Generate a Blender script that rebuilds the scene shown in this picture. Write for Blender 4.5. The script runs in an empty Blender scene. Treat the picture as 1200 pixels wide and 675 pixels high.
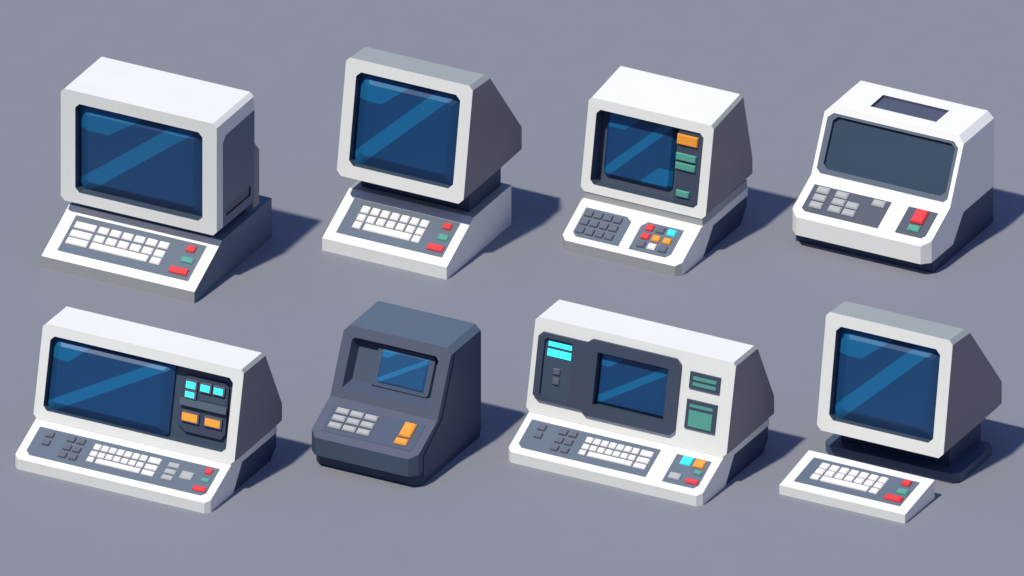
import bpy, bmesh, math
from mathutils import Vector, Matrix

SC = bpy.context.scene
S = 0.0025                      # metres per modelling unit
AZ = math.radians(27.7)
EL = math.radians(26.84)

# ------------------------------------------------------------------ camera
cd = bpy.data.cameras.new('camera'); cam = bpy.data.objects.new('camera', cd)
SC.collection.objects.link(cam); SC.camera = cam
cd.type = 'ORTHO'; cd.ortho_scale = 1200 * S; cd.clip_end = 200; cd.clip_start = 0.1
look = Vector((-math.sin(AZ) * math.cos(EL), math.cos(AZ) * math.cos(EL), -math.sin(EL)))
cam.location = -look * 14
cam.rotation_euler = (math.pi / 2 - EL, 0, AZ)

# ------------------------------------------------------------------ world
w = bpy.data.worlds.new('World'); SC.world = w; w.use_nodes = True
bg = w.node_tree.nodes['Background']
bg.inputs[1].default_value = 0.42
_n = w.node_tree.nodes; _tc = _n.new('ShaderNodeTexCoord'); _s = _n.new('ShaderNodeSeparateXYZ'); _c = _n.new('ShaderNodeMix')
_c.data_type = 'RGBA'; _c.clamp_factor = True       # studio dome: dim horizon, blue overhead
_c.inputs[6].default_value = (0.055, 0.06, 0.07, 1); _c.inputs[7].default_value = (0.42, 0.66, 1.47, 1)
w.node_tree.links.new(_tc.outputs['Generated'], _s.inputs[0]); w.node_tree.links.new(_s.outputs[2], _c.inputs[0])
w.node_tree.links.new(_c.outputs[2], bg.inputs[0])

# ------------------------------------------------------------------ lamps
sd = bpy.data.lights.new('key_sun', 'SUN'); sun = bpy.data.objects.new('key_sun', sd)
SC.collection.objects.link(sun)
sd.energy = 3.45; sd.color = (1.0, 0.965, 0.80); sd.angle = math.radians(2.2)
to_sun = Vector((-0.131, -0.471, 0.872))
sun.rotation_euler = to_sun.to_track_quat('Z', 'Y').to_euler()
fd = bpy.data.lights.new('side_fill_lamp', 'AREA'); fl = bpy.data.objects.new('side_fill_lamp', fd)
SC.collection.objects.link(fl)  # unseen fill, added to brighten the right-hand side faces
fd.shape = 'RECTANGLE'; fd.size = 5; fd.size_y = 2.5; fd.energy = 75; fd.color = (1.0, 0.83, 0.58)
fl.location = (13, 1.0, 1.6)
fl.rotation_euler = (Vector((13, 1.0, 1.4))).to_track_quat('Z', 'Y').to_euler()

SC.view_settings.view_transform = 'Standard'; SC.view_settings.look = 'None'
SC.view_settings.exposure = 0; SC.view_settings.gamma = 1; SC.view_settings.use_curve_mapping = False

# ------------------------------------------------------------------ materials
MATS = {}
def mat(name, col, rough=0.5, spec=0.5, emit=None, vary=0.03):
    m = bpy.data.materials.new(name); m.use_nodes = True; nt = m.node_tree
    b = nt.nodes['Principled BSDF']
    b.inputs['Roughness'].default_value = rough
    b.inputs['Specular IOR Level'].default_value = spec
    # faint procedural unevenness of the moulded plastic
    tc = nt.nodes.new('ShaderNodeTexCoord'); nz = nt.nodes.new('ShaderNodeTexNoise')
    nz.inputs['Scale'].default_value = 9; nz.inputs['Detail'].default_value = 3
    nt.links.new(tc.outputs['Object'], nz.inputs['Vector'])
    mx = nt.nodes.new('ShaderNodeMix'); mx.data_type = 'RGBA'
    mx.inputs[6].default_value = (*[c * (1 - vary) for c in col], 1)
    mx.inputs[7].default_value = (*[min(1, c * (1 + vary)) for c in col], 1)
    nt.links.new(nz.outputs['Fac'], mx.inputs[0]); nt.links.new(mx.outputs[2], b.inputs['Base Color'])
    if emit:
        b.inputs['Emission Color'].default_value = (*emit[:3], 1); b.inputs['Emission Strength'].default_value = emit[3]
    MATS[name] = m; return m
mat('white_plastic', (0.885, 0.88, 0.875))
mat('bright_white_plastic', (0.95, 0.935, 0.935))
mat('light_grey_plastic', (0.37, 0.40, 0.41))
mat('lip_grey_plastic', (0.38, 0.385, 0.405))
mat('key_white', (0.93, 0.88, 0.89), 0.5)
mat('key_grey', (0.45, 0.46, 0.48), 0.5)
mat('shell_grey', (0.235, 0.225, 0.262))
mat('side_slate', (0.095, 0.145, 0.235))
mat('slate', (0.105, 0.145, 0.205))
mat('slate_panel', (0.125, 0.160, 0.225))
mat('slate_mauve', (0.086, 0.100, 0.160))
mat('key_slate', (0.125, 0.137, 0.190))
mat('bay_slate', (0.068, 0.092, 0.155))
mat('deep_slate', (0.060, 0.090, 0.145))
mat('dark_plate', (0.052, 0.070, 0.118))
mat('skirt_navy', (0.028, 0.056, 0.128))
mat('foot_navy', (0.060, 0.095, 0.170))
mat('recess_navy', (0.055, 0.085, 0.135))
mat('red_button', (0.86, 0.055, 0.065), 0.4)
mat('teal_button', (0.10, 0.37, 0.31), 0.45)
mat('orange_button', (0.95, 0.36, 0.045), 0.4)
mat('cyan_button', (0.05, 0.75, 0.85), 0.4, emit=(0.02, 0.75, 0.85, 0.35))
mat('cyan_lamp', (0.05, 0.6, 0.6), 0.4, emit=(0.04, 0.93, 0.93, 1.0))
mat('orange_lamp', (0.9, 0.3, 0.03), 0.4, emit=(0.95, 0.33, 0.05, 0.5))
mat('floor_matte', (0.240, 0.246, 0.298), 0.8, 0.15, vary=0.02)

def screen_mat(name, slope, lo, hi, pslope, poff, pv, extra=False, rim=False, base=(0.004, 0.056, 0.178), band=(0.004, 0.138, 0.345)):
    """blue picture tube with stylised glare, a light-blue diagonal stripe and corner patch, painted into its colour, in the mesh's own UV"""
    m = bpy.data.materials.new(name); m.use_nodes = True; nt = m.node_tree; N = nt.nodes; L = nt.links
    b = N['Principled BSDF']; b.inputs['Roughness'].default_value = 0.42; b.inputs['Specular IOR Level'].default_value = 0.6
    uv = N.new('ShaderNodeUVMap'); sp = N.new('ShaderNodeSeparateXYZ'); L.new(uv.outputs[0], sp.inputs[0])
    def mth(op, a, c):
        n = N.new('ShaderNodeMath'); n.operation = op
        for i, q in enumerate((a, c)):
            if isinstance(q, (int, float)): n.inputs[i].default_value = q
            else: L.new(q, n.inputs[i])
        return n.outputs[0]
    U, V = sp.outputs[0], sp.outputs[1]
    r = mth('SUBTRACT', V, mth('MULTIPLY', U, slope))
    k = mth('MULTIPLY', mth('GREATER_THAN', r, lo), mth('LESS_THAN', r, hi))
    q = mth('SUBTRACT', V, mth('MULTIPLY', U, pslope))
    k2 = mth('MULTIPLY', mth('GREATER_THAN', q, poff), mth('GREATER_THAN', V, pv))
    k = mth('MAXIMUM', k, k2)  # stripe and patch are glass reflections put into the base colour
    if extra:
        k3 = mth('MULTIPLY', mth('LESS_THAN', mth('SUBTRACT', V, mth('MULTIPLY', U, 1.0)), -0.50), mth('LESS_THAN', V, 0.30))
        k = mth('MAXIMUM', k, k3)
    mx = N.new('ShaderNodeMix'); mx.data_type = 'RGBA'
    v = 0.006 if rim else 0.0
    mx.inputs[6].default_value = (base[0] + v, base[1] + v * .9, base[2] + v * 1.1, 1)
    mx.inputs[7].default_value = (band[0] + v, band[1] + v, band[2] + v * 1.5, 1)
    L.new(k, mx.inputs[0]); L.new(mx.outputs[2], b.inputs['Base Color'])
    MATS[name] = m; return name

# ------------------------------------------------------------------ builders
COL = SC.collection
class Frame:
    """a sloping face: u across (W), v up the face, n outwards"""
    def __init__(s, bot, top, w0=0.0):
        s.b = bot; s.w0 = w0
        L = math.hypot(top[0] - bot[0], top[1] - bot[1]); s.L = L
        s.v = ((top[0] - bot[0]) / L, (top[1] - bot[1]) / L); s.n = (-s.v[1], s.v[0])
        ca, sa, se, ce = .8854, .4648, .4515, .8923
        W = (ca, sa * se); V = (sa * s.v[0], -ca * se * s.v[0] - ce * s.v[1]); N = (-sa * -s.n[0], -ca * se * s.n[0] - ce * s.n[1])
        N = (sa * s.n[0], N[1])
        det = W[0] * V[1] - V[0] * W[1]
        s.par = ((N[0] * V[1] - V[0] * N[1]) / det, (W[0] * N[1] - N[0] * W[1]) / det)
    def p(s, u, v, n=0.0):
        return (s.w0 + u, s.b[0] + s.v[0] * v + s.n[0] * n, s.b[1] + s.v[1] * v + s.n[1] * n)
    def inv(s, q):
        d, z = q[1] - s.b[0], q[2] - s.b[1]
        return (q[0] - s.w0, d * s.v[0] + z * s.v[1], d * s.n[0] + z * s.n[1])
    def at(s, pts, n):
        """measurements taken on the n=0 plane, carried to depth n (parallax removed)"""
        return [(u - s.par[0] * n, v - s.par[1] * n) for u, v in pts]

class Thing:
    def __init__(s, name, label, cat, ground, centre, group=None):
        s.c = centre
        o = bpy.data.objects.new(name, None); COL.objects.link(o)
        o.empty_display_size = 0.05
        ca, sa = .8854, .4648
        o.location = ((ground[0] + centre[0]) * S, (ground[1] + centre[1]) * S, 0)
        o['label'] = label; o['category'] = cat
        if group: o['group'] = group
        s.o = o
    def loc(s, q): return Vector(((q[0] - s.c[0]) * S, (q[1] - s.c[1]) * S, q[2] * S))
    def unloc(s, q): return (q[0] / S + s.c[0], q[1] / S + s.c[1], q[2] / S)
    def link(s, name, me, mats, parent=None, label=None):
        for m in mats: me.materials.append(MATS[m])
        ob = bpy.data.objects.new(name, me); COL.objects.link(ob)
        ob.parent = (parent or s.o)
        if label: ob['label'] = label
        return ob
    def mesh(s, name, verts, faces, mats, parent=None, idx=None, label=None):
        me = bpy.data.meshes.new(name)
        bm = bmesh.new(); vs = [bm.verts.new(s.loc(v)) for v in verts]
        for i, f in enumerate(faces):
            fc = bm.faces.new([vs[k] for k in f])
            if idx: fc.material_index = idx[i]
        bmesh.ops.recalc_face_normals(bm, faces=bm.faces)
        bm.to_mesh(me); bm.free()
        return s.link(name, me, mats, parent, label)
    def prism_bm(s, pts3a, pts3b):
        bm = bmesh.new(); n = len(pts3a)
        a = [bm.verts.new(s.loc(v)) for v in pts3a]; b = [bm.verts.new(s.loc(v)) for v in pts3b]
        bm.faces.new(a); bm.faces.new(b[::-1])
        for i in range(n): bm.faces.new((a[i], b[i], b[(i + 1) % n], a[(i + 1) % n]))
        bmesh.ops.recalc_face_normals(bm, faces=bm.faces)
        return bm
    def tmp(s, bm):
        me = bpy.data.meshes.new('cutter'); bm.to_mesh(me); bm.free()
        ob = bpy.data.objects.new('cutter', me); COL.objects.link(ob); ob.parent = s.o; return ob
    def cut(s, ob, cutters):
        for cbm in cutters:
            c = s.tmp(cbm)
            md = ob.modifiers.new('b', 'BOOLEAN'); md.operation = 'DIFFERENCE'; md.object = c; md.solver = 'EXACT'
            bpy.context.view_layer.update()
            ev = ob.evaluated_get(bpy.context.evaluated_depsgraph_get())
            me = bpy.data.meshes.new_from_object(ev)
            ob.modifiers.clear(); old = ob.data; ob.data = me; bpy.data.meshes.remove(old)
            cm = c.data; bpy.data.objects.remove(c); bpy.data.meshes.remove(cm)
    def pcut(s, fr, poly, n0, n1):
        return s.prism_bm([fr.p(u, v, n0) for u, v in poly], [fr.p(u, v, n1) for u, v in poly])
    def paint(s, ob, fn):
        for f in ob.data.polygons:
            k = fn(s.unloc(f.center), f.normal)
            if k is not None: f.material_index = k
    def body(s, name, prof, w0, w1, mats, chamfer=(), cuts=(), paint=None, parent=None, label=None):
        """prof: (d,z) outline; chamfer: [(profile index, 'along'|'to', size)] edges to chamfer;
           i -> edge prof[i]-prof[i+1] on both side faces"""
        bm = bmesh.new(); n = len(prof)
        a = [bm.verts.new(s.loc((w0, d, z))) for d, z in prof]; b = [bm.verts.new(s.loc((w1, d, z))) for d, z in prof]
        bm.faces.new(a); bm.faces.new(b[::-1])
        for i in range(n): bm.faces.new((a[i], b[i], b[(i + 1) % n], a[(i + 1) % n]))
        bmesh.ops.recalc_face_normals(bm, faces=bm.faces)
        for i, size in chamfer:
            es = []
            for g in (a, b):
                e = bm.edges.get((g[i], g[(i + 1) % n]))
                if e is None:   # a vertex was consumed by an earlier chamfer: find by position
                    p0 = s.loc((0, *prof[i])); p1 = s.loc((0, *prof[(i + 1) % n]))
                    sx = s.loc((w0 if g is a else w1, 0, 0)).x
                    for q in bm.edges:
                        if abs(q.verts[0].co.x - sx) < 1e-6 and abs(q.verts[1].co.x - sx) < 1e-6:
                            y = [(v.co.y, v.co.z) for v in q.verts]
                            dv = Vector((p1.y - p0.y, p1.z - p0.z)).normalized(); ok = True
                            for yy in y:
                                r = Vector((yy[0] - p0.y, yy[1] - p0.z))
                                if abs(r.x * dv.y - r.y * dv.x) > 1e-6: ok = False
                            if ok: e = q
                if e: es.append(e)
            r = bmesh.ops.bevel(bm, geom=es, offset=size * S, offset_type='OFFSET', segments=1, affect='EDGES', clamp_overlap=False)
            a = [v if v.is_valid else None for v in a]; b = [v if v.is_valid else None for v in b]
            def refind(g, wx):
                out = []
                for j in range(n):
                    v = g[j]
                    out.append(v if v is not None else bm.verts.new(Vector((99, 99, 99))))
                return out
            a = refind(a, w0); b = refind(b, w1)
        bmesh.ops.delete(bm, geom=[v for v in bm.verts if not v.link_faces], context='VERTS')
        bmesh.ops.recalc_face_normals(bm, faces=bm.faces)
        me = bpy.data.meshes.new(name); bm.to_mesh(me); bm.free()
        ob = s.link(name, me, mats, parent, label)
        if cuts: s.cut(ob, cuts)
        if paint: s.paint(ob, paint)
        return ob
    def plate(s, name, fr, poly, n0, n1, m, parent=None, cuts=(), bev=0.0, paint=None, label=None):
        cx = sum(u for u, v in poly) / len(poly); cy = sum(v for u, v in poly) / len(poly)
        if bev:
            top = inset(poly, bev); bm = s.prism_bm([fr.p(u, v, n0) for u, v in poly], [fr.p(u, v, n1) for u, v in top])
        else: bm = s.pcut(fr, poly, n0, n1)
        me = bpy.data.meshes.new(name); bm.to_mesh(me); bm.free()
        ob = s.link(name, me, m if isinstance(m, (list, tuple)) else [m], parent, label)
        if cuts: s.cut(ob, cuts)
        if paint: s.paint(ob, paint)
        return ob
    def key(s, name, fr, rect, n0, h, m, parent, bev=1.0, label=None):
        """keycap: tapered block with a bevelled crown, its own origin in the middle of its foot"""
        u0, u1, v0, v1 = rect; a, b = (u1 - u0) / 2, (v1 - v0) / 2
        k = (round(a, 2), round(b, 2), h, m, bev)
        me = KEYS.get(k)
        if me is None:
            bm = bmesh.new(); rings = []
            c = bev * .35
            for (ins, z) in ((0, -0.4), (0.0, h * .45), (bev, h)):
                x, y = a - ins, b - ins
                pts = [(-x + c, -y), (x - c, -y), (x, -y + c), (x, y - c), (x - c, y), (-x + c, y), (-x, y - c), (-x, -y + c)]
                rings.append([bm.verts.new(Vector((px * S, py * S, z * S))) for px, py in pts])
            for r0, r1 in zip(rings, rings[1:]):
                for i in range(8): bm.faces.new((r0[i], r0[(i + 1) % 8], r1[(i + 1) % 8], r1[i]))
            bm.faces.new(rings[-1]); bm.faces.new(rings[0][::-1])
            bmesh.ops.recalc_face_normals(bm, faces=bm.faces)
            me = bpy.data.meshes.new(name); bm.to_mesh(me); bm.free(); me.materials.append(MATS[m]); KEYS[k] = me
        ob = bpy.data.objects.new(name, me); COL.objects.link(ob); ob.parent = parent
        ob.location = s.loc(fr.p((u0 + u1) / 2, (v0 + v1) / 2, n0))
        ob.rotation_euler = (math.atan2(fr.v[1], fr.v[0]), 0, 0)
        if label: ob['label'] = label
        return ob
    def glass(s, name, fr, poly, n0, n1, bev, mats, parent=None):
        """bulging tube face: bevelled slab, UV = position across the glass"""
        n = len(poly)
        us = [u for u, v in poly]; vs = [v for u, v in poly]; u0, u1, v0, v1 = min(us), max(us), min(vs), max(vs)
        cr = lambda x, a, b: (a + bev + (x - a) * .45) if x - a < b - x else (b - bev - (b - x) * .45)
        top = [(cr(u, u0, u1), cr(v, v0, v1)) for u, v in poly]
        bm = bmesh.new(); uvl = bm.loops.layers.uv.new('UVMap')
        low = [bm.verts.new(s.loc(fr.p(u, v, n0 - 2))) for u, v in poly]
        a = [bm.verts.new(s.loc(fr.p(u, v, n0))) for u, v in poly]; b = [bm.verts.new(s.loc(fr.p(u, v, n1))) for u, v in top]
        uvm = {}
        for q, (u, v) in list(zip(low, poly)) + list(zip(a, poly)) + list(zip(b, top)): uvm[q] = ((u - u0) / (u1 - u0), (v - v0) / (v1 - v0))
        fs = [bm.faces.new(b)]
        for i in range(n):
            f = bm.faces.new((a[i], a[(i + 1) % n], b[(i + 1) % n], b[i])); f.material_index = 1
            f = bm.faces.new((low[i], low[(i + 1) % n], a[(i + 1) % n], a[i])); f.material_index = 1
        bm.faces.new(low[::-1])
        bmesh.ops.recalc_face_normals(bm, faces=bm.faces)
        for f in bm.faces:
            for l in f.loops: l[uvl].uv = uvm[l.vert]
        me = bpy.data.meshes.new(name); bm.to_mesh(me); bm.free()
        return s.link(name, me, mats, parent)
KEYS = {}

def inset(poly, k):
    n = len(poly); area = sum(poly[i][0] * poly[(i + 1) % n][1] - poly[(i + 1) % n][0] * poly[i][1] for i in range(n))
    sg = 1 if area > 0 else -1; out = []
    for i in range(n):
        p0, p1, p2 = Vector(poly[i - 1]), Vector(poly[i]), Vector(poly[(i + 1) % n])
        e1 = (p1 - p0).normalized(); e2 = (p2 - p1).normalized()
        n1 = Vector((-e1.y, e1.x)) * sg; n2 = Vector((-e2.y, e2.x)) * sg
        b = (n1 + n2); d = b.length_squared
        b = b * (2 * k / d) if d > 1e-6 else n1 * k
        out.append((p1.x + b.x, p1.y + b.y))
    return out
def octa(u0, u1, v0, v1, c):
    return [(u0 + c, v0), (u1 - c, v0), (u1, v0 + c), (u1, v1 - c), (u1 - c, v1), (u0 + c, v1), (u0, v1 - c), (u0, v0 + c)]
def rect(u0, u1, v0, v1): return [(u0, v0), (u1, v0), (u1, v1), (u0, v1)]

def inbox(fr, poly, q, n0, eps=.6):
    u, v, n = fr.inv(q); us = [a for a, b in poly]; vs = [b for a, b in poly]
    return n < -0.2 and n > n0 - eps and min(us) - eps < u < max(us) + eps and min(vs) - eps < v < max(vs) + eps

GRP = 'retro computers set out in two rows on the grey floor'

# ------------------------------------------------------------------ the floor
me = bpy.data.meshes.new('floor'); h = 30.0
me.from_pydata([(-h, -h, 0), (h, -h, 0), (h, h, 0), (-h, h, 0)], [], [(0, 1, 2, 3)]); me.materials.append(MATS['floor_matte'])
fo = bpy.data.objects.new('floor', me); COL.objects.link(fo); fo['kind'] = 'structure'

# shared pieces ------------------------------------------------------------
def three_buttons(T, F, par, r1, tl, r2, h=2.6):
    T.key('button', F, r1, .6, h, 'red_button', par, label='small red square button')
    T.key('button', F, tl, .6, h * .8, 'teal_button', par, label='teal button')
    T.key('button', F, r2, .6, h, 'red_button', par, label='wide red button')

def compact_keys(T, F, par, x0, pitch, w, rows, space, h=2.6):
    for i in range(7):
        for (v0, v1) in rows[:2]: T.key('key', F, (x0 + i * pitch, x0 + i * pitch + w, v0, v1), .6, h, 'key_white', par)
    v0, v1 = rows[2]
    for i in (0, 6): T.key('key', F, (x0 + i * pitch, x0 + i * pitch + w, v0, v1), .6, h, 'key_white', par)
    T.key('space_bar', F, (space[0], space[1], v0, v1), .6, h, 'key_white', par)

def wide_keys(T, F, par):
    rows = ((38, 46.4), (27.9, 35.4), (18.8, 26.1))
    for r, (v0, v1) in enumerate(rows):
        for i in range(7):
            if r == 2 and 0 < i < 6: continue
            x = -165.6 + i * 10.2; T.key('key', F, (x, x + 8.7, v0, v1), .6, 2.2, 'key_white', par, bev=.8)
        T.key('key', F, (-93.2, -77.3, v0, v1), .6, 2.2, 'key_white', par, bev=.8)
    T.key('space_bar', F, (-153.9, -104.7, 18.8, 26.1), .6, 2.2, 'key_white', par, bev=.8)
    for x, y in ((-219.8, 48.3), (-219.3, 36.2), (-191.6, 48.8), (-178.7, 48.8), (-191.3, 36), (-178.8, 36), (-191.7, 24.2), (-178.2, 24.2)):
        T.key('key', F, (x - 10, x, y - 8.4, y), .6, 2.4, 'key_slate', par, bev=.6, label='dark slate key')

# ================================================================== 1 top left
SLOT = ((75.7, 81.5), (137, 81.5), (137, 94), (75.7, 94.4))
def computer_a():
    T = Thing('desktop_computer', 'white computer whose boxy upright monitor has dark slate side panels, left end of back row', 'computer', (-310.8, -208.8), (-101, 95), GRP)
    def pb(q, n):
        if abs(n.x) > .9: return 2
        if n.y < -.9: return 1
        if n.z > .97 or n.y > .9: return 2
        return 0
    T.body('base', [(0, 0), (0, 15), (70, 51.3), (195, 51.3), (195, 0)], -202.5, 0, ['white_plastic', 'lip_grey_plastic', 'side_slate'], paint=pb)
    F = Frame((0, 15), (70, 51.3))
    P = T.plate('keyboard_panel', F, rect(-187.2, -14.3, 12.6, 66.3), -1.5, .5, 'slate_panel')
    rows = ((48, 57.6), (35.4, 45), (24.1, 33.8))
    for r, (v0, v1) in enumerate(rows):
        T.key('key', F, (-182, -154.3, v0, v1), .6, 2.6, 'key_white', P, label='wide white key')
        for i in range(6):
            if r == 2 and i < 5: continue
            x = -151 + i * 15.95; T.key('key', F, (x, x + 13.4, v0, v1), .6, 2.6, 'key_white', P)
    T.key('space_bar', F, (-150.6, -74.8, 24.1, 33.8), .6, 2.6, 'key_white', P)
    three_buttons(T, F, P, (-36, -24.6, 52, 61.2), (-36, -20, 36.2, 44.7), (-43.3, -19.4, 18.4, 27.9))
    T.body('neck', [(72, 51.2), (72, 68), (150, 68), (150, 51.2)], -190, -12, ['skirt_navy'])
    G = Frame((52.6, 65.2), (52.6, 211.9), 2)
    op = octa(-187.3, -18.9, 14.6, 130.9, 5.5)
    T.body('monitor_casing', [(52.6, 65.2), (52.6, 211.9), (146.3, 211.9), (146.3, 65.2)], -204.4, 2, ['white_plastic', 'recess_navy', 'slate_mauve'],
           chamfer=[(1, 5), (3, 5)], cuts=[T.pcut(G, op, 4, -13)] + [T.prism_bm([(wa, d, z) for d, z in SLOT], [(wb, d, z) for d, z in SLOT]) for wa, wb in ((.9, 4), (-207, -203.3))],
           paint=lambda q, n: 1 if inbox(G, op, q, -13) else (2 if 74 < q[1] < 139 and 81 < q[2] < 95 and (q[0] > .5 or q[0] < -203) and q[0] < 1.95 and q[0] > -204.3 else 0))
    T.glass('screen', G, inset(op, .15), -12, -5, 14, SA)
    for sx, (a, b) in ((1, (-1, 2.5)), (-1, (-204.9, -201.4))):
        poly = [(68.4, 70), (68.4, 180), (75.5, 187.5), (146.8, 188.7), (146.8, 70)]
        ob = T.body('side_panel', poly, a, b, ['side_slate', 'skirt_navy'],
               cuts=[T.prism_bm([(a - 1, d, z) for d, z in SLOT], [(b + 1, d, z) for d, z in SLOT])])
    T.body('rear_housing', [(146, 60), (146, 148), (160.6, 131), (160.6, 60)], -196, 1.5, ['shell_grey'])

# ================================================================== 2
def tube_monitor(T, off, neck=True, foot=None):
    """tilted picture-tube monitor; off = (dw, dd, dz) added to the measured outline"""
    ow, od, oz = off
    q = lambda d, z: (d + od, z + oz)
    G = Frame(q(38.6, 81.4), q(63.9, 225.3), 1.5 + ow)
    op = octa(-153, -15.2, 15.6, 131.3, 6)
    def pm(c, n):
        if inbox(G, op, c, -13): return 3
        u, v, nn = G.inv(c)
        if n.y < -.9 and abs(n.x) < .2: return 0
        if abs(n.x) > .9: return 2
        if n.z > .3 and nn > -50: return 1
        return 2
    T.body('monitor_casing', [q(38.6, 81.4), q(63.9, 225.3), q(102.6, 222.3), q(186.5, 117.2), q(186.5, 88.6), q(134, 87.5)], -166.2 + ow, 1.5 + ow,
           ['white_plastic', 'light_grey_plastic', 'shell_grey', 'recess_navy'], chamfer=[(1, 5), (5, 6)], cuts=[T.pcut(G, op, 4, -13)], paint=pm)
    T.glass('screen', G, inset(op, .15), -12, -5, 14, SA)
    T.body('neck', [q(78.4, 51.4), q(78.4, 93), q(157.4, 93), q(157.4, 51.4)], -154 + ow, -11 + ow, ['skirt_navy'])

def computer_b():
    T = Thing('desktop_computer', 'white computer with tilted square monitor on a short neck joined to its wedge keyboard base', 'computer', (-77.8, -16.6), (-82, 82), GRP)
    def pb(q, n):
        if n.z > .97: return 1
        return 0
    T.body('base', [(0, 0), (0, 16), (68.5, 51.3), (163.2, 51.3), (163.2, 0)], -164.7, 0, ['white_plastic', 'light_grey_plastic'], paint=pb)
    F = Frame((0, 16), (68.5, 51.3))
    P = T.plate('keyboard_panel', F, rect(-152, -11.7, 12, 64.6), -1.5, .5, 'slate_panel')
    compact_keys(T, F, P, -136.2, 13.0, 10.6, ((46.4, 56.6), (34.4, 44.2), (22.9, 33)), (-122.2, -60.2))
    three_buttons(T, F, P, (-29.6, -19.2, 50.7, 59.8), (-29.1, -16.2, 34.6, 43.6), (-35.3, -14.9, 17.9, 27))
    tube_monitor(T, (0, 0, 0))

# ================================================================== 3
def chamfer_base(T, w0, w1, c, prof, skirt, mats=('white_plastic', 'white_plastic')):
    def pb(q, n):
        return 1 if n.y < -.3 and n.z < .5 and q[2] < 15 else 0
    T.body('base', prof, w0, w1, list(mats), chamfer=[(0, c)], paint=pb)
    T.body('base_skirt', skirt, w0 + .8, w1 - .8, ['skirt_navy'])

def computer_c():
    T = Thing('desktop_computer', 'compact white terminal with one orange and three teal blocks in a column beside its screen', 'computer', (155.1, 114.7), (-72.6, 86), GRP)
    chamfer_base(T, -151.7, 6.5, 6.5, [(0, 0), (0, 13.5), (54.5, 41.4), (171.3, 41.4), (171.3, 31.2), (85.3, 31), (58.8, 0)],
                 [(59.3, 0), (85.5, 30.7), (171, 30.9), (171, 18), (154.5, 0)], ('white_plastic', 'lip_grey_plastic'))
    F = Frame((0, 13.5), (54.5, 41.4))
    P = T.plate('keypad_panel', F, [(-141, 51.8), (-141, 14), (-135.6, 9), (-79, 9), (-79, 46.3), (-86.8, 51.8)], -1.5, .5, 'slate_panel')
    for r, y in enumerate((47.8, 35.4, 22.8)):
        for i in range(4):
            x = -128 + 12.7 * i; T.key('key', F, (x - 10.3, x, y - 9, y), .6, 2.4, 'key_slate', P, bev=.6)
    Q = T.plate('button_panel', F, [(-65.2, 44.6), (-65.2, 8.8), (-16.8, 8.8), (-11.6, 14.8), (-11.6, 51.5), (-58.6, 51.5)], -1.5, .5, 'slate_panel')
    cols = ('red_button', 'key_slate', 'cyan_button', 'red_button', 'orange_button', 'orange_button', 'key_slate', 'key_white', 'key_slate')
    for k, cname in enumerate(cols):
        x = (-58, -43.8, -29.4)[k % 3]; y = (39.2, 26.3, 14)[k // 3]
        T.key('button', F, (x, x + 10.3, y, y + 8.8), .6, 2.6, cname, Q, label=cname.replace('key_', '').replace('_button', '').replace('slate', 'dark slate') + ' square button')
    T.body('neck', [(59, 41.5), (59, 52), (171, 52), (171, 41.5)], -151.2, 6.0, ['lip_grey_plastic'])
    G = Frame((58, 51.0), (79.4, 161.2), 10.2)
    op = octa(-154, -12.2, 10.8, 102.7, 5)
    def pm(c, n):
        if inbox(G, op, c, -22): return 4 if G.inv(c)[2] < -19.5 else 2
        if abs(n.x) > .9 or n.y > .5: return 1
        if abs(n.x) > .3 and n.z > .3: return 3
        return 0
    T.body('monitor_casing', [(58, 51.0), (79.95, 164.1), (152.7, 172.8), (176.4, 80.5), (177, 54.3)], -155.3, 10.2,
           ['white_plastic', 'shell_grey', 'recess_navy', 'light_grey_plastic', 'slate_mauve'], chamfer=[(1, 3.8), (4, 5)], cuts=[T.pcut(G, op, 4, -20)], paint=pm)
    gp = G.at([(-139.3, 27), (-48.4, 27), (-48.4, 104), (-139.3, 104)], -15)
    gl = octa(gp[0][0], gp[1][0], gp[0][1] - 2.5, 102.2, 4)
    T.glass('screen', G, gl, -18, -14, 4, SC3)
    C = T.plate('control_column', G, [(-45.5, 11.2), (-17.6, 11.2), (-12.7, 16.3), (-12.7, 98), (-17.4, 102.4), (-45.5, 102.4)], -19.5, -2.5, 'dark_plate')
    for (a, b, c, d), m in (((-46.6, -18.9, 83.8, 96.3), 'orange_button'), ((-46.2, -19.1, 64.6, 73.4), 'teal_button'), ((-45.9, -19.1, 53.2, 61.7), 'teal_button'), ((-41.6, -24, 20.4, 28.5), 'teal_button')):
        (a, c), (b, d) = G.at([(a, c), (b, d)], -1)
        T.key('light_block', G, (a, b, c, d), -2.5, 3.0, m, C, bev=1.0)

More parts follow.
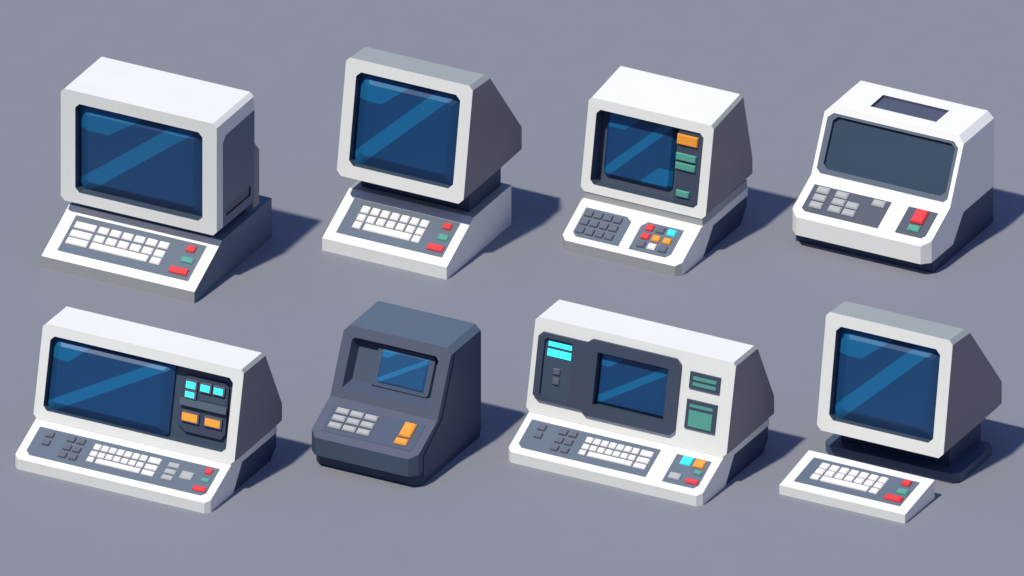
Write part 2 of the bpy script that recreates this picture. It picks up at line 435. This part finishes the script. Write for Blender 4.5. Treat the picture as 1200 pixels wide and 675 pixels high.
# ================================================================== 4
def computer_d():
    T = Thing('desktop_computer', 'one-piece white terminal with a blank slate screen and a rectangular slot in its top', 'computer', (411.1, 247.1), (-82, 85), GRP)
    G = Frame((56.5, 68.7), (90.1, 136), 9.5)
    F = Frame((0, 40.5), (56.5, 68.7))
    out = [(-173.3, 4), (-10, 4), (-5.6, 8.5), (-5.6, 69.5), (-12.9, 76.4), (-172, 76.4 - 3 + 3), (-178.8, 70), (-178.8, 9)]
    top = Frame((94.3, 144.5), (167, 144.5))
    slot = rect(-126.2, -38.6, 18.4, 52)
    def pm(c, n):
        if inbox(top, slot, c, -4) : return 1
        return 0
    T.body('casing', [(0, 17), (0, 40.5), (56.5, 68.7), (94.34, 144.5), (167, 144.5), (167, 47.6), (90, 47.6), (63.5, 17)], -174.5, 9.5,
           ['bright_white_plastic', 'slate_mauve'], chamfer=[(0, 9.5), (3, 8)], cuts=[T.pcut(G, out, 3, -8), T.pcut(top, slot, 3, -3.5)], paint=pm)
    o2 = inset(out, .15)
    inn = [(-166.3, 10.4), (-15.2, 10.4), (-9.2, 16.4), (-9.2, 68.3), (-15, 73.2), (-166.5, 73.2), (-172.2, 68), (-172.8, 16)]
    inn = [(u + .8, v) if u < -100 else (u - .8, v) for u, v in inn]
    T.plate('screen_surround', G, o2, -7.9, -.8, ['slate_panel', 'recess_navy'], cuts=[T.pcut(G, inn, 3, -5.2)],
            paint=lambda c, n: 1 if inbox(G, inn, c, -4.6, .3) and G.inv(c)[2] < -1.2 else 0)
    T.plate('screen', G, inset(inn, .1), -7, -5.0, 'blank_screen')
    P = T.plate('keypad_panel', F, [(-164, 51), (-164, 14.5), (-158.5, 10.6), (-62, 10.6), (-62, 51)], -1.5, .5, 'panel_dark')
    for x, y in ((-149.3, 44.3), (-148.9, 33.2), (-148.6, 22), (-124.4, 44.1), (-124.1, 33.4), (-123.9, 22.3), (-105.6, 32.9), (-105.4, 22), (-76, 44.3)):
        T.key('key', F, (x - 7.9, x + 8.5, y - 4.9, y + 4.4), .6, 3, 'key_grey', P, bev=1.5)
    Q = T.plate('button_panel', F, [(-39.4, 51), (-39.4, 11), (-4.5, 11), (-.6, 16), (-.6, 51)], -1.5, .5, 'panel_dark')
    T.key('button', F, (-27.5, -11, 28.8, 49.5), .6, 4, 'red_button', Q, bev=1.5, label='tall red button')
    T.key('button', F, (-26.9, -11.4, 17.2, 26.6), .6, 2.6, 'teal_button', Q, bev=1.5, label='small teal button')
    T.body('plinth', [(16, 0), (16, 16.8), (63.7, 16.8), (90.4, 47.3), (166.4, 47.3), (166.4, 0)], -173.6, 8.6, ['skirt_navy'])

# ================================================================== 5 / 7 share the cabinet
WPROF = [(0, 0), (0, 13.5), (57.3, 39.1), (172.3, 39.1), (172.3, 30.5), (85, 31.2), (62.4, 0)]
WSKIRT = [(62.9, 0), (85.2, 30.9), (172, 30.2), (172, 12.5), (157, 0)]
def wide_casing(T, w0, w1, G, cuts, holes):
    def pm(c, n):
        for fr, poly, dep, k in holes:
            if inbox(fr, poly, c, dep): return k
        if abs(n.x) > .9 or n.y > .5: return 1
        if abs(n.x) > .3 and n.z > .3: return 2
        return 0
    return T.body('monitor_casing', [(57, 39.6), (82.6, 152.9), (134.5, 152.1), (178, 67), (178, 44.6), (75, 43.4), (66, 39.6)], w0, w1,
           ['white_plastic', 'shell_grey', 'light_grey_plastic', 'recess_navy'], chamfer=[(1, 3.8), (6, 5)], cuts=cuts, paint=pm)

def computer_e():
    T = Thing('desktop_computer', 'wide white console whose long screen shares its dark window with small cyan and orange lights', 'computer', (-47.4, -685.5), (-123.5, 86), GRP)
    chamfer_base(T, -252.9, 5.6, 5.6, WPROF, WSKIRT, ('white_plastic', 'white_plastic'))
    F = Frame((0, 13.5), (57.3, 39.1))
    P = T.plate('keyboard_panel', F, [(-242.6, 53), (-242.2, 14.8), (-236, 9.3), (-9.5, 9.3), (-4.4, 14), (-4.6, 53)], -1.5, .5, 'slate_panel')
    wide_keys(T, F, P)
    for v in (38.7, 28.6, 19.4): T.key('key', F, (-67.2, -53, v, v + 7), .6, 1.8, 'key_grey', P, label='grey key')
    T.key('key', F, (-46.2, -30.6, 26.2, 38), .6, 1.8, 'key_grey', P, label='large square grey key')
    three_buttons(T, F, P, (-20, -11, 41.4, 49.5), (-18.6, -8.7, 28.8, 35), (-23.3, -6.4, 13.9, 21.5), 2.2)
    G = Frame((57, 39.6), (81.8, 149.2), 9.4); dv = 4.9
    op = octa(-254.4, -12.6, 7.4 + dv, 98.3 + dv, 5.2)
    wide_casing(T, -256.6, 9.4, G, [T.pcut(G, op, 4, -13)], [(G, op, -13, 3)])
    gl = [(-249.5, 7.6 + dv), (-97.5, 7.6 + dv), (-93.3, 12 + dv), (-93.3, 93.5 + dv), (-97.5, 98.1 + dv), (-249.5, 98.1 + dv), (-254.2, 93.5 + dv), (-254.2, 12 + dv)]
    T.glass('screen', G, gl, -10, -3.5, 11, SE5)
    def A(r, n):
        (a, c), (b, d) = G.at([(r[0], r[2] + dv), (r[1], r[3] + dv)], n); return (a, b, c, d)
    def AP(p, n): return G.at([(u, v + dv) for u, v in p], n)
    B = T.plate('control_pod', G, AP([(-79.5, 30), (-68, 22), (-20.6, 22), (-15.9, 29), (-17.2, 85.4), (-23, 89.5), (-72.3, 89), (-78.4, 84.1)], -9), -13, -9, 'dark_plate')
    for r, m, nm in (((-73, -61, 74.5, 82.5), 'cyan_lamp', 'cyan'), ((-54, -42.2, 74.5, 82.5), 'cyan_lamp', 'cyan'), ((-36.5, -24.8, 74.8, 82.5), 'cyan_lamp', 'cyan'), ((-73, -61.2, 63.5, 70.2), 'cyan_lamp', 'cyan'),
                 ((-73.9, -54.4, 35, 44.3), 'orange_lamp', 'orange'), ((-43.6, -24.2, 35, 43.8), 'orange_lamp', 'orange')):
        a, b, c, d = A(r, -6)
        Hh = T.plate('lamp_housing', G, octa(a - 1.2, b + 2.4, c - 1.4, d + 2.4, .8), -9.2, -6.2, 'key_slate', B)
        T.plate('lamp', G, rect(a, b, c, d), -6.6, -5.9, m, B, label=nm + ' lit indicator window')
    a, b, c, d = A((-54, -20, 63.8, 70.8), -8.7)
    T.plate('slot', G, rect(a, b, c, d), -9.4, -8.7, 'deep_slate', B)
    a, b, c, d = A((-79.2, -17.8, 52.8, 60.4), -4)
    T.plate('ledge', G, rect(a, b, c, d), -9.2, -4, 'slate', B)

def computer_g():
    T = Thing('desktop_computer', 'wide white console with screen in a raised dark frame between cyan bars and teal gauges', 'computer', (454.5, -401.3), (-122.8, 86), GRP)
    chamfer_base(T, -251.2, 5.7, 5.7, WPROF, WSKIRT)
    F = Frame((0, 13.5), (57.3, 39.1))
    P = T.plate('keyboard_panel', F, [(-242.6, 53.2), (-242, 15), (-235.8, 9.6), (-71.8, 9.6), (-72, 53.2)], -1.5, .5, 'slate_panel')
    wide_keys(T, F, P)
    Q = T.plate('button_panel', F, [(-50.6, 53), (-50, 9.4), (-8.6, 9.4), (-4, 15.2), (-4.8, 53)], -1.5, .5, 'slate_panel')
    for r, m, nm in (((-40.8, -27.4, 39.2, 51.8), 'cyan_button', 'cyan square button'), ((-24, -10.4, 39.2, 51.3), 'orange_button', 'orange square button'), ((-18, -8, 29.2, 35.3), 'teal_button', 'small teal button'),
                 ((-45.3, -30.2, 15.1, 24.8), 'key_grey', 'large grey button'), ((-22.5, -6.3, 14.3, 21.6), 'red_button', 'wide red button')):
        T.key('button', F, r, .6, 2.4, m, Q, label=nm)
    G = Frame((57, 39.6), (81.8, 149.2), 9.4); dv = 4.1
    def A(r, n):
        (a, c), (b, d) = G.at([(r[0], r[2] + dv), (r[1], r[3] + dv)], n); return (a, b, c, d)
    def AP(p, n): return G.at([(u, v + dv) for u, v in p], n)
    a, b, c, d = A((-180.3, -86.5, 22.3, 86.3), 4)
    hole = rect(a, b, c, d)
    wide_casing(T, -255.6, 9.7, G, [T.pcut(G, inset(hole, -1), 4, -9.2)], [(G, inset(hole, -1), -9.2, 3)])
    bz = AP([(-259, 89.5), (-253.8, 94.9), (-195.4, 94.9), (-188.7, 100.3), (-77.9, 100.3), (-71.4, 94.2), (-71.0, 12.8), (-77.2, 7.2), (-188.4, 7.2), (-195, 12.6), (-252.0, 12.8), (-258.6, 18)][::-1], 4)
    a, b, c, d = A((-250.5, -212.3, 17.8, 89.2), 4)
    rec = octa(a, b, c, d, 3)
    FRM = T.plate('screen_frame', G, bz, -.5, 4, ['dark_plate', 'recess_navy', 'slate_mauve'], cuts=[T.pcut(G, rec, 6, .6), T.pcut(G, hole, 6, -2)],
            paint=lambda q, n: 1 if G.inv(q)[2] < 1 and G.inv(q)[0] > b + 10 and G.inv(q)[0] < -100 else (1 if abs(G.inv(q)[2] - .6) < .2 else 0))
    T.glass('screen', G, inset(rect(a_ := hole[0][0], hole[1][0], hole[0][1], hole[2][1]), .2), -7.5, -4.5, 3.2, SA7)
    for r in ((-244.8, -214.3, 80.4, 86), (-245.1, -214.2, 68.3, 77)):
        T.plate('light_bar', G, rect(*A(r, 1.4)), .4, 1.4, 'cyan_lamp', FRM, label='lit cyan bar')
    for r in ((-235.4, -226, 47.4, 55), (-235, -226, 35.4, 43.5)):
        T.key('switch', G, A(r, 2), .5, 2.2, 'key_slate', FRM, bev=.8)
    for pr, bars in (((-58.5, -17.6, 69.2, 90), ((-53.7, -22.8, 80.6, 84.9), (-53.5, -22.8, 73.5, 77.7))), ((-59, -18.1, 20.5, 56.2), ((-54.1, -23.8, 47.3, 51), (-54.1, -23.6, 23.7, 43.7)))):
        g = T.plate('gauge', G, rect(*A(pr, 2.2)), -.5, 2.2, 'dark_plate', bev=.6)
        for r in bars: T.plate('gauge_bar', G, rect(*A(r, 2.6)), 2, 2.7, 'teal_button', g)

# ================================================================== 6
def computer_f():
    T = Thing('desktop_computer', 'small dark slate terminal with nine grey keys and two orange buttons, the only dark computer', 'computer', (136.8, -522.4), (-61.6, 84), GRP)
    G = Frame((55.9, 68.7), (89.1, 137.3), 9.3)
    F = Frame((0, 41), (55.9, 68.7))
    op = [(-129, 12), (-14.2, 12), (-14.2, 68.5), (-18.5, 73.4), (-125.5, 73.4), (-129, 70.5)]
    k = G.at([(-118.2, 25.5)], -14)[0]
    bk = [(k[0], k[1]), (-15.6, k[1]), (-15.6, 68.3), (-20, 73.2), (k[0] + 4, 73.2), (k[0], 70)]
    fr0 = [(u + (u - b[0]) * .6 / 14, v + (v - b[1]) * .6 / 14) for (u, v), b in zip(op, bk)]
    def pm(c, n):
        if inbox(G, op, c, -19): return 4
        if abs(n.x) > .9: return 3
        if c[2] < 42 and n.z < .5: return 2
        if n.y < -.3: return 1
        return 0
    T.body('casing', [(0, 18), (0, 41), (55.9, 68.7), (93.46, 146.3), (165, 146), (165, 18)], -132.5, 9.3, ['slate', 'slate_mauve', 'deep_slate', 'skirt_navy', 'bay_slate'],
           chamfer=[(0, 9.3), (3, 7)], cuts=[T.prism_bm([G.p(u, v, .6) for u, v in fr0], [G.p(u, v, -14) for u, v in bk])], paint=pm)
    for x0, x1 in ((5, 10.1), (-133.3, -128)):
        T.body('side_panel', [(21, 9), (20, 37.6), (66.5, 66.6), (100.5, 137.5), (164.6, 137.5), (164.6, 9)], x0, x1, ['skirt_navy'])
    bz = G.at([(-94.2, 22.8), (-20.5, 22.4), (-17.1, 26), (-17.1, 70), (-20.5, 73.4), (-91, 73.4), (-94.2, 70.5)], -9.5)
    bz = [(u, min(v, 73.1)) for u, v in bz]
    B = T.plate('screen_surround', G, bz, -14.3, -9.5, 'bay_slate', bev=1.2)
    g = G.at([(-88.4, 27.2), (-24.9, 68.8)], -8)
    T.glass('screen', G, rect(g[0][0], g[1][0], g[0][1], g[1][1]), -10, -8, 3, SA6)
    P = T.plate('keypad_panel', F, [(-121, 51.5), (-120, 11.6), (-4.5, 11.6), (-1, 15), (-1.6, 51.5)], -1.5, .5, 'bay_slate')
    for v in (41, 30, 18.9):
        for i in range(3): T.key('key', F, (-115.2 + 18.8 * i, -98.4 + 18.8 * i, v - 1, v + 7.2), .6, 3, 'key_grey', P, bev=1.5)
    T.key('button', F, (-26.2, -10.6, 28.6, 49.8), .6, 3.4, 'orange_button', P, bev=1.5, label='tall orange button')
    T.key('button', F, (-27.2, -11, 17, 26.4), .6, 2.6, 'orange_button', P, bev=1.5, label='low orange button')
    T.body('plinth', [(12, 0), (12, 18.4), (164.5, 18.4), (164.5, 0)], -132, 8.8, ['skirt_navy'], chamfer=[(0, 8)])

# ================================================================== 8
def monitor_h():
    g = (0, 0)
    ca, sa, se = .8854, .4648, .4515
    T = Thing('monitor', 'tilted white monitor on a dark foot plate, standing alone behind the loose keyboard', 'monitor', MH, (-80, 110))
    tube_monitor(T, (0, 0, -39.3))
    T.body('foot_plate', [(61, 0), (61, 12.2), (155, 12.2), (155, 0)], -170, 9, ['foot_navy'], chamfer=[(0, 8), (2, 8)])

def keyboard_h():
    T = Thing('keyboard', 'loose flat white keyboard lying on the floor in front of the separate monitor', 'keyboard', (692.1, -327.6), (-83, 37))
    T.body('keyboard_case', [(0, 0), (0, 11.5), (75, 23.9), (75, 0)], -166.4, 0, ['white_plastic'])
    F = Frame((0, 11.5), (75, 23.9))
    P = T.plate('keyboard_panel', F, rect(-154, -13.6, 13.3, 64.6), -1.5, .5, 'slate_panel')
    compact_keys(T, F, P, -138.6, 12.95, 10.8, ((47.4, 57), (35.9, 45), (24.2, 33.2)), (-125.4, -63.4), 2.4)
    three_buttons(T, F, P, (-32, -21.6, 51, 61), (-30.3, -16.7, 35, 44), (-38, -16, 18.8, 28), 3.2)

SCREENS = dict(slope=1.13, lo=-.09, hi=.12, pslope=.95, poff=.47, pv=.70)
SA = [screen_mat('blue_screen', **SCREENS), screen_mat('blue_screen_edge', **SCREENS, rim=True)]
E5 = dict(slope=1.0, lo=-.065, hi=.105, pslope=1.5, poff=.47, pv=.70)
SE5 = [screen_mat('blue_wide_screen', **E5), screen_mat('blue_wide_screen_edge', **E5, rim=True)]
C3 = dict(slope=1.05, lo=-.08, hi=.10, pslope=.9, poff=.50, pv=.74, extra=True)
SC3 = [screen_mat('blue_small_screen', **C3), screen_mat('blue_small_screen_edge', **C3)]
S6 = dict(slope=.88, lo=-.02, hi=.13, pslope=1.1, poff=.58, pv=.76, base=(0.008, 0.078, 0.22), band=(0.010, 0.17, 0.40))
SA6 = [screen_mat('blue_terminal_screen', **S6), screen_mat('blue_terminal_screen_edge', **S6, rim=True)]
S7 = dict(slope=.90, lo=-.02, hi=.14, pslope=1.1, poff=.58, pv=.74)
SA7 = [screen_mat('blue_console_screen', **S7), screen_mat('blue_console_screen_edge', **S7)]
mat('blank_screen', (0.040, 0.068, 0.120), 0.5, 0.3)
mat('panel_dark', (0.085, 0.095, 0.140))
def ground(px, py):
    a, b = px - 600, py - 337.5; det = -.8854 * .3998 - .4648 * .2099
    return ((a * -.3998 - .4648 * b) / det, (.8854 * b - .2099 * a) / det)
MH = ground(1085.9, 590.9)

computer_a(); computer_b(); computer_c(); computer_d(); computer_e(); computer_f(); computer_g(); monitor_h(); keyboard_h()
bpy.context.view_layer.update()
